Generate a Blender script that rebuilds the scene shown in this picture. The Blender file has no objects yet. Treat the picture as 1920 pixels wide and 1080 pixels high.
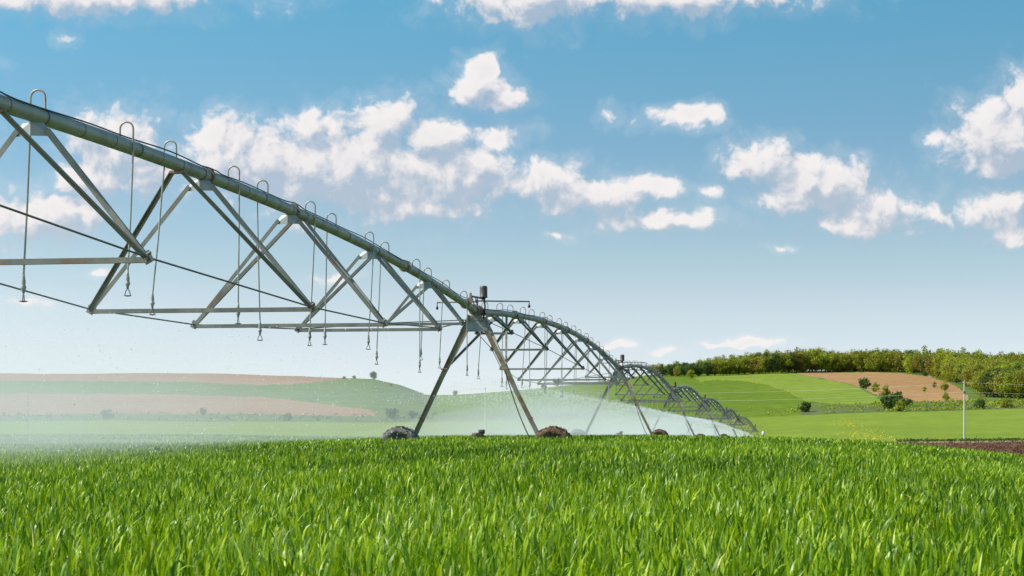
import bpy, math, random
import numpy as np
from mathutils import Vector, Matrix

random.seed(7)
rng = np.random.default_rng(11)
R = math.radians
sc = bpy.context.scene
COL = sc.collection

# ------------------------------------------------------------------ camera
FPX, HOR, CZ = 3300.0, 797.0, 1.0          # focal length in photo pixels, eye level row, eye height
cam_d = bpy.data.cameras.new('camera'); cam = bpy.data.objects.new('camera', cam_d); COL.objects.link(cam)
cam.location = (0, 0, CZ); cam.rotation_euler = (R(90), 0, 0)
cam_d.sensor_width = 36; cam_d.lens = FPX / 1920 * 36
cam_d.shift_y = (HOR - 540) / 1920
cam_d.clip_start = 0.1; cam_d.clip_end = 20000
cam_d.dof.use_dof = True; cam_d.dof.focus_distance = 32; cam_d.dof.aperture_fstop = 16
sc.camera = cam

# ------------------------------------------------------------------ light
SUN_EL, SUN_AZ = R(44), R(-98)              # azimuth from +Y, clockwise: the sun stands to the left
sun_dir = Vector((math.sin(SUN_AZ) * math.cos(SUN_EL), math.cos(SUN_AZ) * math.cos(SUN_EL), math.sin(SUN_EL)))
sl = bpy.data.lights.new('sun', 'SUN'); sl.energy = 4.0; sl.angle = R(0.53); sl.color = (1, 0.945, 0.86)
so = bpy.data.objects.new('sun', sl); COL.objects.link(so)
so.rotation_euler = (-sun_dir).to_track_quat('-Z', 'Y').to_euler()
vs = sc.view_settings; vs.view_transform = 'Standard'; vs.look = 'None'; vs.gamma = 1; vs.exposure = 0.6
sc.cycles.use_denoising = True
sc.cycles.max_bounces = 8; sc.cycles.transparent_max_bounces = 16; sc.cycles.volume_bounces = 1
sc.cycles.volume_step_rate = 1.0; sc.cycles.volume_max_steps = 128

# ------------------------------------------------------------------ node helper
class NT:
    def __init__(s, tree): s.t = tree
    def n(s, typ, **kw):
        nd = s.t.nodes.new(typ)
        for k, v in kw.items(): setattr(nd, k, v)
        return nd
    def put(s, sock, v):
        if isinstance(v, bpy.types.NodeSocket): s.t.links.new(v, sock)
        elif v is not None: sock.default_value = v
    def math(s, op, a, b=None, c=None, clamp=False):
        nd = s.n('ShaderNodeMath', operation=op, use_clamp=clamp)
        s.put(nd.inputs[0], a); s.put(nd.inputs[1], b); s.put(nd.inputs[2], c)
        return nd.outputs[0]
    def vec(s, op, a, b=None):
        nd = s.n('ShaderNodeVectorMath', operation=op)
        s.put(nd.inputs[0], a); s.put(nd.inputs[1], b)
        return nd.outputs['Value'] if op in ('LENGTH', 'DOT_PRODUCT', 'DISTANCE') else nd.outputs[0]
    def noise(s, v, scale, detail=4, rough=.55, dist=0.0):
        nd = s.n('ShaderNodeTexNoise'); s.put(nd.inputs['Vector'], v)
        nd.inputs['Scale'].default_value = scale; nd.inputs['Detail'].default_value = detail
        nd.inputs['Roughness'].default_value = rough; nd.inputs['Distortion'].default_value = dist
        return nd.outputs[0]
    def ramp(s, f, stops, interp='LINEAR'):
        nd = s.n('ShaderNodeValToRGB'); s.put(nd.inputs[0], f); cr = nd.color_ramp; cr.interpolation = interp
        while len(cr.elements) < len(stops): cr.elements.new(.5)
        for e, (p, c) in zip(cr.elements, stops):
            e.position = p; e.color = (*c, 1) if len(c) == 3 else c
        return nd.outputs[0]
    def maprange(s, v, a, b, c=0., d=1., smooth=False):
        nd = s.n('ShaderNodeMapRange'); nd.interpolation_type = 'SMOOTHSTEP' if smooth else 'LINEAR'
        for i, x in enumerate((v, a, b, c, d)): s.put(nd.inputs[i], x)
        return nd.outputs[0]
    def mix(s, f, a, b, mode='MIX'):
        nd = s.n('ShaderNodeMix', data_type='RGBA', blend_type=mode)
        s.put(nd.inputs[0], f)
        for i, x in ((6, a), (7, b)):
            s.put(nd.inputs[i], (*x, 1) if isinstance(x, tuple) and len(x) == 3 else x)
        return nd.outputs[2]

# ------------------------------------------------------------------ sky with its clouds (all in world direction, infinitely far)
W = bpy.data.worlds.new('World'); sc.world = W; W.use_nodes = True
T = NT(W.node_tree); W.node_tree.nodes.clear()
tc = T.n('ShaderNodeTexCoord').outputs['Generated']
sep = T.n('ShaderNodeSeparateXYZ'); T.put(sep.inputs[0], tc)
dx, dy, dz = sep.outputs
cmb = T.n('ShaderNodeCombineXYZ'); T.put(cmb.inputs[0], dx); T.put(cmb.inputs[1], dy)
T.put(cmb.inputs[2], T.math('ADD', T.math('MULTIPLY', T.math('MAXIMUM', dz, 0.0), 2.3), 0.12))
sky = T.n('ShaderNodeTexSky', sky_type='NISHITA', sun_disc=False, sun_elevation=SUN_EL, sun_rotation=SUN_AZ)
sky.air_density = 1.0; sky.dust_density = 0.6; sky.ozone_density = 2.0
T.put(sky.inputs[0], T.vec('NORMALIZE', cmb.outputs[0]))
skyc = sky.outputs[0]
ysafe = T.math('MAXIMUM', dy, 0.02)
U = T.math('DIVIDE', dx, ysafe); V = T.math('DIVIDE', dz, ysafe)
cu = T.n('ShaderNodeCombineXYZ'); T.put(cu.inputs[0], U); T.put(cu.inputs[1], V)
P0 = cu.outputs[0]
CLOUDS = [  # x, y, rx, ry, weight  (as seen towards +Y, in units of the photo's angles)
 (225,280,84,68,1.2),(180,330,70,45,1.1),(270,320,60,40,1),(480,300,150,66,1.25),(400,265,60,38,1.1),(590,235,55,42,1),(640,320,190,80,1.35),(725,240,62,55,1.1),(810,262,66,46,1.1),(840,330,130,62,1.25),
 (770,388,150,30,.9),(560,350,150,40,.8),(700,365,170,46,1.0),(450,330,110,38,.85),(890,300,66,36,.8),(55,405,120,60,.95),(170,405,60,42,.8),(180,515,34,16,.3),
 (905,130,42,36,1),(890,172,74,40,1),(955,188,46,24,.9),(940,257,58,30,.95),
 (1000,-8,170,62,1),(1270,-8,240,40,1),(180,-6,290,40,1.0),(120,70,40,24,.1),
 (1035,340,76,38,1),(1115,365,115,40,1),(1225,352,64,32,.65),(1245,413,135,28,.9),(1050,440,40,20,.15),
 (1140,215,34,28,.36),(1285,222,72,26,.95),(1430,310,76,46,1),(1545,345,105,52,1),(1490,375,90,36,.85),
 (1640,402,110,48,1),(1762,414,34,26,.55),(1600,425,80,24,.9),(1885,258,96,78,1.25),(1935,190,70,70,1),(1745,255,40,26,.4),
 (1865,388,76,40,.9),(1905,440,55,22,.9),(1410,638,66,14,.9),(1350,640,50,8,.6),(1245,662,44,12,.5),(1160,648,46,12,.5),(630,522,50,18,.4),
 (1460,470,40,12,.2),(1335,360,38,26,.15),(40,560,60,16,.3),(2150,350,150,70,1),(2350,160,200,70,1),(-250,300,180,80,1),(-150,120,120,40,.7)]
def cloud_field(P, clouds):
    w1 = T.n('ShaderNodeTexNoise'); T.put(w1.inputs['Vector'], P); w1.inputs['Scale'].default_value = 38; w1.inputs['Detail'].default_value = 3
    warp = T.vec('MULTIPLY', T.vec('SUBTRACT', w1.outputs['Color'], (.5, .5, .5)), (.022, .016, 0))
    Pw = T.vec('ADD', P, warp)
    acc = None
    for (x, y, rx, ry, w) in clouds:
        d = T.vec('SUBTRACT', Pw, ((x - 960) / FPX, (HOR - y) / FPX, 0))
        d = T.vec('MULTIPLY', d, (FPX / rx / 1.22, FPX / ry / 1.2, 0))
        f = T.math('MULTIPLY_ADD', T.vec('LENGTH', d), -1.05, .45 + .55 * w)
        if acc is None: acc = f
        else: acc = T.math('SMOOTH_MAX', acc, f, .26)
    acc = T.math('MAXIMUM', acc, -1.2)
    fb = T.noise(P, 34, 9, .57, .15)
    vo = T.n('ShaderNodeTexVoronoi', feature='SMOOTH_F1'); T.put(vo.inputs['Vector'], Pw)
    vo.inputs['Scale'].default_value = 75; vo.inputs['Detail'].default_value = 3; vo.inputs['Roughness'].default_value = .6; vo.inputs['Smoothness'].default_value = .35
    acc = T.math('ADD', acc, T.math('MULTIPLY', T.math('SUBTRACT', fb, .5), 1.2))
    acc = T.math('ADD', acc, T.math('MULTIPLY', T.math('SUBTRACT', 1.08, vo.outputs['Distance']), .5))
    return acc
F0 = cloud_field(P0, CLOUDS)
F1 = cloud_field(T.vec('ADD', P0, (-16 / FPX, 30 / FPX, 0)), [c for c in CLOUDS if c[2] * c[3] > 2300])
alpha = T.maprange(F0, -.03, .50, 0, 1, True)
wisp = T.math('MULTIPLY', T.maprange(F0, -.5, .25, 0, 1, True), .16)
lit = T.maprange(T.math('SUBTRACT', F0, F1), -.44, .58, 0, 1, True)
core = T.maprange(F0, .35, 1.3, 0, .25)
lit = T.math('SUBTRACT', lit, core, clamp=True)
ccol = T.mix(lit, (2.5, 2.65, 3.05), (4.45, 4.25, 4.2))
tintf = T.ramp(T.maprange(dz, .02, .24), [(0, (1.5, 1.08, .80)), (.19, (1.565, 1.18, .832)), (.32, (1.36, 1.165, .816)), (.61, (.90, 1.067, .865)), (.87, (.67, 1.1, .93)), (1, (.58, 1.12, .96))])   # the clear blue-green of this sky, paler low down
SKY_TINT = T.mix(1.0, skyc, tintf, 'MULTIPLY')
up = T.maprange(V, 0.0, .05, .35, 1)                # cloud thins into haze at the horizon
a = T.math('MAXIMUM', T.math('MULTIPLY', alpha, T.maprange(lit, 0, .7, .60, .98)), wisp)
a = T.math('MULTIPLY', T.math('MULTIPLY', a, up), T.maprange(dy, .05, .3, 0, 1))
skymix = T.mix(a, SKY_TINT, ccol)
bg = T.n('ShaderNodeBackground'); T.put(bg.inputs[0], skymix); bg.inputs[1].default_value = 0.14
wo = T.n('ShaderNodeOutputWorld'); W.node_tree.links.new(bg.outputs[0], wo.inputs[0])
W.cycles.sampling_method = 'MANUAL'; W.cycles.sample_map_resolution = 512

# ------------------------------------------------------------------ materials
MATS = {}
def material(name, build):
    m = bpy.data.materials.new(name); m.use_nodes = True
    t = m.node_tree; t.nodes.clear(); N = NT(t)
    out = N.n('ShaderNodeOutputMaterial'); build(N, out); MATS[name] = m
    return m
def principled(N, out, col, rough=.6, metal=0., bump=None, spec=.5, bstr=.3, bdist=.01):
    p = N.n('ShaderNodeBsdfPrincipled')
    N.put(p.inputs['Base Color'], (*col, 1) if isinstance(col, tuple) else col)
    N.put(p.inputs['Roughness'], rough); N.put(p.inputs['Metallic'], metal); p.inputs['Specular IOR Level'].default_value = spec
    if bump is not None:
        b = N.n('ShaderNodeBump'); b.inputs['Strength'].default_value = bstr; b.inputs['Distance'].default_value = bdist
        N.put(b.inputs['Height'], bump); N.t.links.new(b.outputs[0], p.inputs['Normal'])
    N.t.links.new(p.outputs[0], out.inputs[0]); return p
def objco(N): return N.n('ShaderNodeTexCoord').outputs['Object']
def geopos(N): return N.n('ShaderNodeNewGeometry').outputs['Position']
def steel(name, a, b, rust=.0, rough=.5, metal=.55, scale=3.):
    def f(N, out):
        v = geopos(N)
        c = N.mix(N.maprange(N.noise(v, scale, 6, .6), .3, .7), a, b)
        streak = N.vec('MULTIPLY', v, (2.2, 2.2, .5))
        c = N.mix(N.math('MULTIPLY', N.maprange(N.noise(streak, 2.2, 5, .65), .52, .72), .55), c, tuple(x * .55 for x in a))
        if rust > 0:
            r = N.maprange(N.noise(v, 1.7, 7, .7), .62 - rust * .4, .78 - rust * .4)
            rc = N.mix(N.noise(v, 25, 3), (.16, .06, .025), (.33, .15, .06))
            c = N.mix(N.math('MULTIPLY', r, .85), c, rc)
        principled(N, out, c, rough, metal, N.noise(v, 60, 4), bstr=.12, bdist=.004)
    return material(name, f)
M_PIPE = steel('galvanised_pipe', (.22, .24, .225), (.34, .36, .335), .13, .5, .3, 2.2)
M_RING = steel('dark_weld_ring', (.075, .08, .075), (.14, .135, .12), .12, .65, .2, 9)
M_ANGLE = steel('galvanised_angle', (.13, .138, .122), (.27, .255, .215), .22, .55, .25, 2.0)
M_LEG = steel('weathered_leg', (.27, .255, .21), (.44, .40, .32), .42, .6, .2, 1.2)
M_PLATE = steel('galvanised_plate', (.22, .24, .24), (.34, .36, .36), .05, .5, .35, 5)
M_RUST = steel('rusty_steel', (.20, .12, .08), (.33, .24, .18), .25, .75, .2, 9)
M_HOOP = steel('brown_gooseneck', (.25, .20, .16), (.42, .37, .31), .1, .45, .4, 9)
M_DROP = steel('drop_pipe', (.24, .24, .22), (.40, .40, .37), .04, .45, .35, 4)
M_ROD = steel('truss_rod_steel', (.10, .10, .09), (.2, .19, .17), .1, .55, .4, 4)
M_BROWN = steel('brown_cap_plastic', (.055, .038, .034), (.085, .06, .052), 0, .45, 0, 6)
def plain(name, c, rough=.6, var=.25, scale=12, spec=.5):
    def f(N, out):
        v = geopos(N)
        principled(N, out, N.mix(N.noise(v, scale, 4), tuple(x * (1 - var) for x in c), tuple(min(1, x * (1 + var)) for x in c)), rough, 0, spec=spec)
    return material(name, f)
M_BLACK = plain('black_rubber', (.012, .012, .013), .45)
M_WHITE = plain('pale_plastic', (.66, .64, .58), .5)
M_HEAD = plain('weathered_nozzle', (.33, .32, .29), .5, .5, 25)
M_GREYPL = plain('grey_plastic', (.09, .10, .11), .4)
M_RED = plain('red_paint', (.55, .05, .04), .5)
M_CONC = plain('concrete', (.50, .46, .39), .85, .2, 3)
M_CONCW = plain('weathered_wood', (.30, .27, .23), .85, .2, 3)
M_WIRE = plain('wire', (.36, .36, .34), .5)
def mudf(c1, c2, rough, spec):
    def f(N, out):
        v = objco(N)
        c = N.mix(N.maprange(N.noise(v, 9, 6, .65), .3, .7), c1, c2)
        c = N.mix(N.maprange(N.noise(v, 34, 3), .55, .7), c, tuple(x * .4 for x in c1))
        principled(N, out, c, rough, 0, N.noise(v, 22, 6, .7), spec, 1., .05)
    return f
M_MUD = material('brown_mud', mudf((.09, .05, .03), (.32, .19, .11), .85, .3))
M_WETMUD = material('wet_grey_mud', mudf((.085, .066, .052), (.23, .195, .165), .30, .7))
M_BARK = plain('bark', (.09, .07, .05), .9, .3, 8)

def leaf_mat(name, c1, c2, c3, transl=.35, rough=.6, spec=.2, stops=None):
    def f(N, out):
        at = N.n('ShaderNodeAttribute'); at.attribute_name = 'tint'
        c = N.ramp(at.outputs['Fac'], stops or [(0, c1), (.5, c2), (1, c3)])
        oi = N.n('ShaderNodeObjectInfo').outputs['Random']
        hs = N.n('ShaderNodeHueSaturation'); N.put(hs.inputs['Color'], c)
        N.put(hs.inputs['Hue'], N.maprange(oi, 0, 1, .485, .515)); N.put(hs.inputs['Value'], N.maprange(oi, 0, 1, .8, 1.25))
        c = hs.outputs[0]
        p = N.n('ShaderNodeBsdfPrincipled'); N.put(p.inputs['Base Color'], c); p.inputs['Roughness'].default_value = rough
        p.inputs['Specular IOR Level'].default_value = spec
        tr = N.n('ShaderNodeBsdfTranslucent'); N.put(tr.inputs[0], N.mix(1., c, (1.25, 1.2, .6), 'MULTIPLY'))
        mx = N.n('ShaderNodeMixShader'); mx.inputs[0].default_value = transl
        N.t.links.new(p.outputs[0], mx.inputs[1]); N.t.links.new(tr.outputs[0], mx.inputs[2]); N.t.links.new(mx.outputs[0], out.inputs[0])
    return material(name, f)
M_WHEAT = leaf_mat('wheat_leaf', None, None, None, .28, .40, .34, stops=[(0, (.03, .075, .002)), (.30, (.11, .19, .002)), (.6, (.235, .31, .004)), (.88, (.37, .43, .012)), (.97, (.27, .35, .12)), (1, (.48, .43, .12))])  # darkest stop stands in for shaded gaps, pale bluish stop for leaf highlights
M_LEAF = {'olive': leaf_mat('olive_leaves', (.17, .205, .02), (.26, .275, .028), (.32, .325, .035)),
          'rusty': leaf_mat('rusty_leaves', (.20, .19, .03), (.275, .24, .038), (.34, .29, .045)),
          'bright': leaf_mat('bright_leaves', (.20, .245, .02), (.30, .33, .025), (.37, .38, .03)),
          'dark': leaf_mat('dark_leaves', (.05, .085, .02), (.08, .125, .028), (.12, .165, .035))}

def ground_mat(name, a, b, c, sc1=.05, sc2=.6, rows=None, rough=.95, fine=.5):
    """three earth or crop colours mixed by large patches and fine grain; rows = (direction, spacing) of drilled rows"""
    def f(N, out):
        v = geopos(N)
        col = N.mix(N.maprange(N.noise(v, sc1, 5, .6), .35, .65), a, b)
        col = N.mix(N.math('MULTIPLY', N.maprange(N.noise(v, sc2, 5, .7), .45, .75), .8), col, c)
        st = N.vec('MULTIPLY', v, (.02, .35, .02))
        col = N.mix(N.math('MULTIPLY', N.maprange(N.noise(st, 1., 4, .6), .4, .7), .35), col, tuple(x * .72 for x in a))
        col = N.mix(N.math('MULTIPLY', N.maprange(N.noise(N.vec('MULTIPLY', v, (.5, .3, .3)), sc2 * 2.0, 5, .8), .47, .66), fine), col, tuple(x * .6 for x in c))
        if rows:
            wv = N.n('ShaderNodeTexWave', wave_type='BANDS', bands_direction=rows[0]); N.put(wv.inputs['Vector'], v)
            wv.inputs['Scale'].default_value = rows[1]; wv.inputs['Distortion'].default_value = 2.5; wv.inputs['Detail'].default_value = 3; wv.inputs['Detail Scale'].default_value = .3
            col = N.mix(N.math('MULTIPLY', wv.outputs['Fac'], .22), col, tuple(x * .6 for x in a))
        principled(N, out, col, rough, 0, N.noise(v, sc2 * 4, 5, .7), .02, .6, .25)
    return material(name, f)
M_CROPSOIL = ground_mat('green_crop_ground', (.05, .12, .015), (.07, .16, .018), (.035, .085, .012), .08, 3)
M_FARFIELD = ground_mat('young_green_crop', (.20, .26, .035), (.25, .31, .045), (.16, .22, .03), .02, .25, ('Y', .12))
M_HILLGREEN = ground_mat('deep_green_crop', (.125, .185, .02), (.165, .22, .025), (.09, .145, .018), .02, .2)
M_HILLLIGHT = ground_mat('light_green_crop', (.19, .25, .035), (.24, .29, .045), (.15, .21, .03), .015, .2)
M_ROUGH = ground_mat('rough_grass', (.11, .15, .045), (.17, .18, .07), (.06, .10, .03), .05, .3)
M_HILLGRASS = ground_mat('hill_grass', (.11, .165, .035), (.155, .19, .045), (.07, .115, .025), .02, .12)
M_TAN = ground_mat('tan_ploughed_soil', (.39, .215, .095), (.45, .265, .125), (.29, .155, .07), .02, .3, ('Y', .16))
M_TANL = ground_mat('pale_ploughed_soil', (.32, .175, .105), (.37, .21, .13), (.26, .135, .08), .015, .3)
M_SOIL = ground_mat('brown_soil', (.165, .080, .05), (.22, .115, .075), (.105, .05, .032), .06, .8, ('X', .25))
M_MARGIN = ground_mat('pale_soil', (.34, .24, .16), (.40, .29, .20), (.20, .15, .08), .3, 1.2)

# ------------------------------------------------------------------ mesh helper
def link(o, parent=None):
    COL.objects.link(o)
    if parent is not None: o.parent = parent
    return o
class MB:
    def __init__(s): s.v = []; s.f = []; s.sm = []
    def add(s, vs_, fs, smooth=False):
        o = len(s.v); s.v += [tuple(p) for p in vs_]; s.f += [tuple(i + o for i in f) for f in fs]; s.sm += [smooth] * len(fs); return s
    def tube(s, pts, r, n=10, cap=True, smooth=True):
        pts = [Vector(p) for p in pts]; m = len(pts)
        rs = r if isinstance(r, (list, tuple)) else [r] * m
        vs_ = []; fs = []; ref = None
        for i, p in enumerate(pts):
            t = (pts[min(i + 1, m - 1)] - pts[max(i - 1, 0)])
            if t.length < 1e-9: t = Vector((0, 0, 1))
            t.normalize()
            if ref is None:
                ref = Vector((0, 0, 1)) if abs(t.z) < .9 else Vector((1, 0, 0))
            a = (ref - t * ref.dot(t)).normalized(); b = t.cross(a); ref = a
            for k in range(n):
                q = 2 * math.pi * k / n; vs_.append(p + (a * math.cos(q) + b * math.sin(q)) * rs[i])
        for i in range(m - 1):
            for k in range(n):
                fs.append((i * n + k, i * n + (k + 1) % n, (i + 1) * n + (k + 1) % n, (i + 1) * n + k))
        s.add(vs_, fs, smooth)
        if cap:
            s.add(vs_[:n], [tuple(range(n - 1, -1, -1))]); s.add(vs_[-n:], [tuple(range(n))])
        return s
    def prism(s, poly, a, b, up):
        """2D polygon (p, q) extruded from a to b; q axis close to `up`"""
        a = Vector(a); b = Vector(b); t = (b - a).normalized(); up = Vector(up)
        q = (up - t * up.dot(t)).normalized(); p = q.cross(t).normalized(); n = len(poly)
        vs_ = [c + p * x + q * y for c in (a, b) for x, y in poly]
        fs = [(k, (k + 1) % n, n + (k + 1) % n, n + k) for k in range(n)]
        fs += [tuple(range(n - 1, -1, -1)), tuple(range(n, 2 * n))]
        return s.add(vs_, fs)
    def angle(s, a, b, w=.055, t=.007, up=(0, 0, 1), flip=1):
        poly = [(0, 0), (w * flip, 0), (w * flip, t), (t * flip, t), (t * flip, w), (0, w)]
        return s.prism([(x - w * .3 * flip, y - w * .3) for x, y in poly], a, b, up)
    def bar(s, a, b, w, h, up=(0, 0, 1)):
        return s.prism([(-w / 2, -h / 2), (w / 2, -h / 2), (w / 2, h / 2), (-w / 2, h / 2)], a, b, up)
    def box(s, c, d):
        x, y, z = c; a, b, e = d[0] / 2, d[1] / 2, d[2] / 2
        vs_ = [(x + i * a, y + j * b, z + k * e) for i in (-1, 1) for j in (-1, 1) for k in (-1, 1)]
        return s.add(vs_, [(0, 1, 3, 2), (4, 6, 7, 5), (0, 4, 5, 1), (2, 3, 7, 6), (0, 2, 6, 4), (1, 5, 7, 3)])
    def lathe(s, prof, c=(0, 0, 0), ax='Z', n=16, smooth=True, fx=None):
        vs_ = []; fs = []; m = len(prof)
        for i, (r, h) in enumerate(prof):
            for k in range(n):
                q = 2 * math.pi * k / n; rr = r * (fx(q, i) if fx else 1)
                p = (rr * math.cos(q), rr * math.sin(q), h)
                if ax == 'Y': p = (p[0], p[2], p[1])
                if ax == 'X': p = (p[2], p[0], p[1])
                vs_.append((p[0] + c[0], p[1] + c[1], p[2] + c[2]))
        for i in range(m - 1):
            for k in range(n): fs.append((i * n + k, i * n + (k + 1) % n, (i + 1) * n + (k + 1) % n, (i + 1) * n + k))
        return s.add(vs_, fs, smooth)
    def build(s, name, mat, parent=None):
        me = bpy.data.meshes.new(name); me.from_pydata(s.v, [], s.f); me.update()
        me.polygons.foreach_set('use_smooth', s.sm)
        me.materials.append(mat)
        return link(bpy.data.objects.new(name, me), parent)
def np_mesh(name, verts, faces, mats, attr=None, smooth=False, midx=None):
    """verts (n,3) and quads (m,4) straight from numpy"""
    me = bpy.data.meshes.new(name); k = faces.shape[1]
    me.vertices.add(len(verts)); me.vertices.foreach_set('co', np.ascontiguousarray(verts, dtype=np.float32).ravel())
    me.loops.add(faces.size); me.loops.foreach_set('vertex_index', np.ascontiguousarray(faces, dtype=np.int32).ravel())
    me.polygons.add(len(faces)); me.polygons.foreach_set('loop_start', np.arange(0, faces.size, k, dtype=np.int32))
    me.polygons.foreach_set('use_smooth', np.full(len(faces), smooth))
    for m in mats: me.materials.append(m)
    if midx is not None: me.polygons.foreach_set('material_index', midx.astype(np.int32))
    me.update(calc_edges=True); me.validate()
    if attr is not None:
        a_ = me.attributes.new('tint', 'FLOAT', 'POINT'); a_.data.foreach_set('value', attr.astype(np.float32))
    return bpy.data.objects.new(name, me)
def empty(name, loc=(0, 0, 0)):
    o = bpy.data.objects.new(name, None); o.empty_display_size = .2; o.location = loc; return link(o)
def tag(o, label=None, cat=None, group=None, kind=None):
    for k, v in (('label', label), ('category', cat), ('group', group), ('kind', kind)):
        if v: o[k] = v
    return o
def copy_tree(o, parent=None):
    c = o.copy(); link(c, parent)
    for ch in o.children: copy_tree(ch, c)
    return c

# ------------------------------------------------------------------ the land
CX = np.array([-3000, -800, 0, 400, 560, 640, 700, 750, 800, 850, 1000, 1100, 1230, 1330, 1450, 1640, 1760, 1850, 1920, 2700, 5000], float)
def row(Z, pts, as_z=False, lift=0.):
    xs, ys = zip(*pts); y = np.interp(CX, xs, ys)
    return (Z, y if as_z else CZ - (y - HOR) * Z / FPX - lift)
WH = .58                                                    # height of the crop
ROWS = [row(-60, [(0, 0)], True), row(5, [(0, 0)], True),
 row(48, [(-800, 850), (0, 846), (400, 836), (640, 827), (850, 821), (1230, 819), (1450, 821), (1640, 828), (1760, 838), (1850, 847), (1920, 856), (2700, 890)], lift=WH),
 row(60, [(-800, -.30), (0, -.28), (400, -.2), (700, -.06), (850, .02), (1230, .02), (1450, -.1), (1640, -.35), (1760, -.5), (1920, -.72), (2700, -1)], True),
 row(90, [(-800, -.38), (0, -.38), (400, -.36), (700, -.2), (850, -.12), (1230, -.12), (1450, -.45), (1640, -.8), (1920, -.8), (2700, -1)], True),
 row(130, [(0, -.5), (400, -.5), (850, -.45), (1230, -.47), (1450, -.9), (1640, -1.05), (1920, -.95)], True),
 row(172, [(0, -.65), (400, -.65), (850, -.7), (1230, -.72), (1340, -.75), (1450, -1.5), (1640, -1.3), (1920, -1.1)], True),
 row(250, [(0, -.86), (400, -.86), (850, -1.9), (1230, -2.1), (1390, -2.1), (1450, -2.4), (1640, -1.42), (1920, -1.2)], True),
 row(300, [(0, -.5), (400, -.5), (850, -2.0), (1230, -3.2), (1430, -3.6), (1520, -2.2), (1640, -1.0), (1920, -.7)], True),
 row(400, [(0, 803), (640, 804), (850, 806), (1230, 806), (1450, 806), (1640, 801), (1920, 797)]),
 row(560, [(0, 790), (700, 791), (850, 790), (1000, 788), (1230, 785), (1450, 780), (1640, 773), (1920, 768)]),
 row(600, [(0, 777), (400, 777), (700, 779), (850, 776), (1000, 774), (1230, 772), (1450, 767), (1640, 757), (1920, 752)]),
 row(1000, [(-800, 704), (0, 701), (300, 700), (400, 700), (560, 705), (640, 709), (700, 711), (750, 722), (800, 741), (850, 741), (1000, 729), (1100, 718), (1230, 702), (1330, 699), (1450, 695), (1640, 695), (1760, 696), (1920, 697)]),
 row(1060, [(-800, 703), (0, 700.5), (560, 705), (640, 709), (800, 742), (850, 742), (1000, 730), (1230, 702), (1450, 694), (1920, 696)]),
 row(1500, [(0, 9)], True), row(9000, [(0, 0)], True)]
RZ = np.array([r[0] for r in ROWS]); RV = np.stack([r[1] for r in ROWS])
def ground(X, Y):
    X = np.asarray(X, float); Y = np.asarray(Y, float)
    px = 960 + FPX * X / np.maximum(Y, 5.)
    fx = np.interp(px, CX, np.arange(len(CX))); ix = np.clip(fx.astype(int), 0, len(CX) - 2); fx = fx - ix
    fy = np.interp(Y, RZ, np.arange(len(RZ))); iy = np.clip(fy.astype(int), 0, len(RZ) - 2); fy = fy - iy
    g = lambda a, b: RV[a, b]
    z = (g(iy, ix) * (1 - fx) + g(iy, ix + 1) * fx) * (1 - fy) + (g(iy + 1, ix) * (1 - fx) + g(iy + 1, ix + 1) * fx) * fy
    return z
def gz(x, y): return float(ground(x, y))
def at_px(x, y):
    """the point of the land that the photo shows at (x, y) beyond the crop's crest"""
    Z = np.linspace(75, 1060, 4000); X = (x - 960) / FPX * Z
    yy = HOR - (ground(X, Z) - CZ) / Z * FPX
    k = np.argmax(yy <= y) if (yy <= y).any() else len(Z) - 1
    return X[k], Z[k], gz(X[k], Z[k])
def inpoly(x, y, poly):
    c = np.zeros(x.shape, bool); n = len(poly)
    for i in range(n):
        x1, y1 = poly[i]; x2, y2 = poly[(i + 1) % n]
        k = ((y1 > y) != (y2 > y)) & (x < (x2 - x1) * (y - y1) / (y2 - y1 + 1e-12) + x1); c ^= k
    return c
def soil_edge(Y): return 1560 + np.clip((75 - Y) * 2.0, -60, 80)
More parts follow.
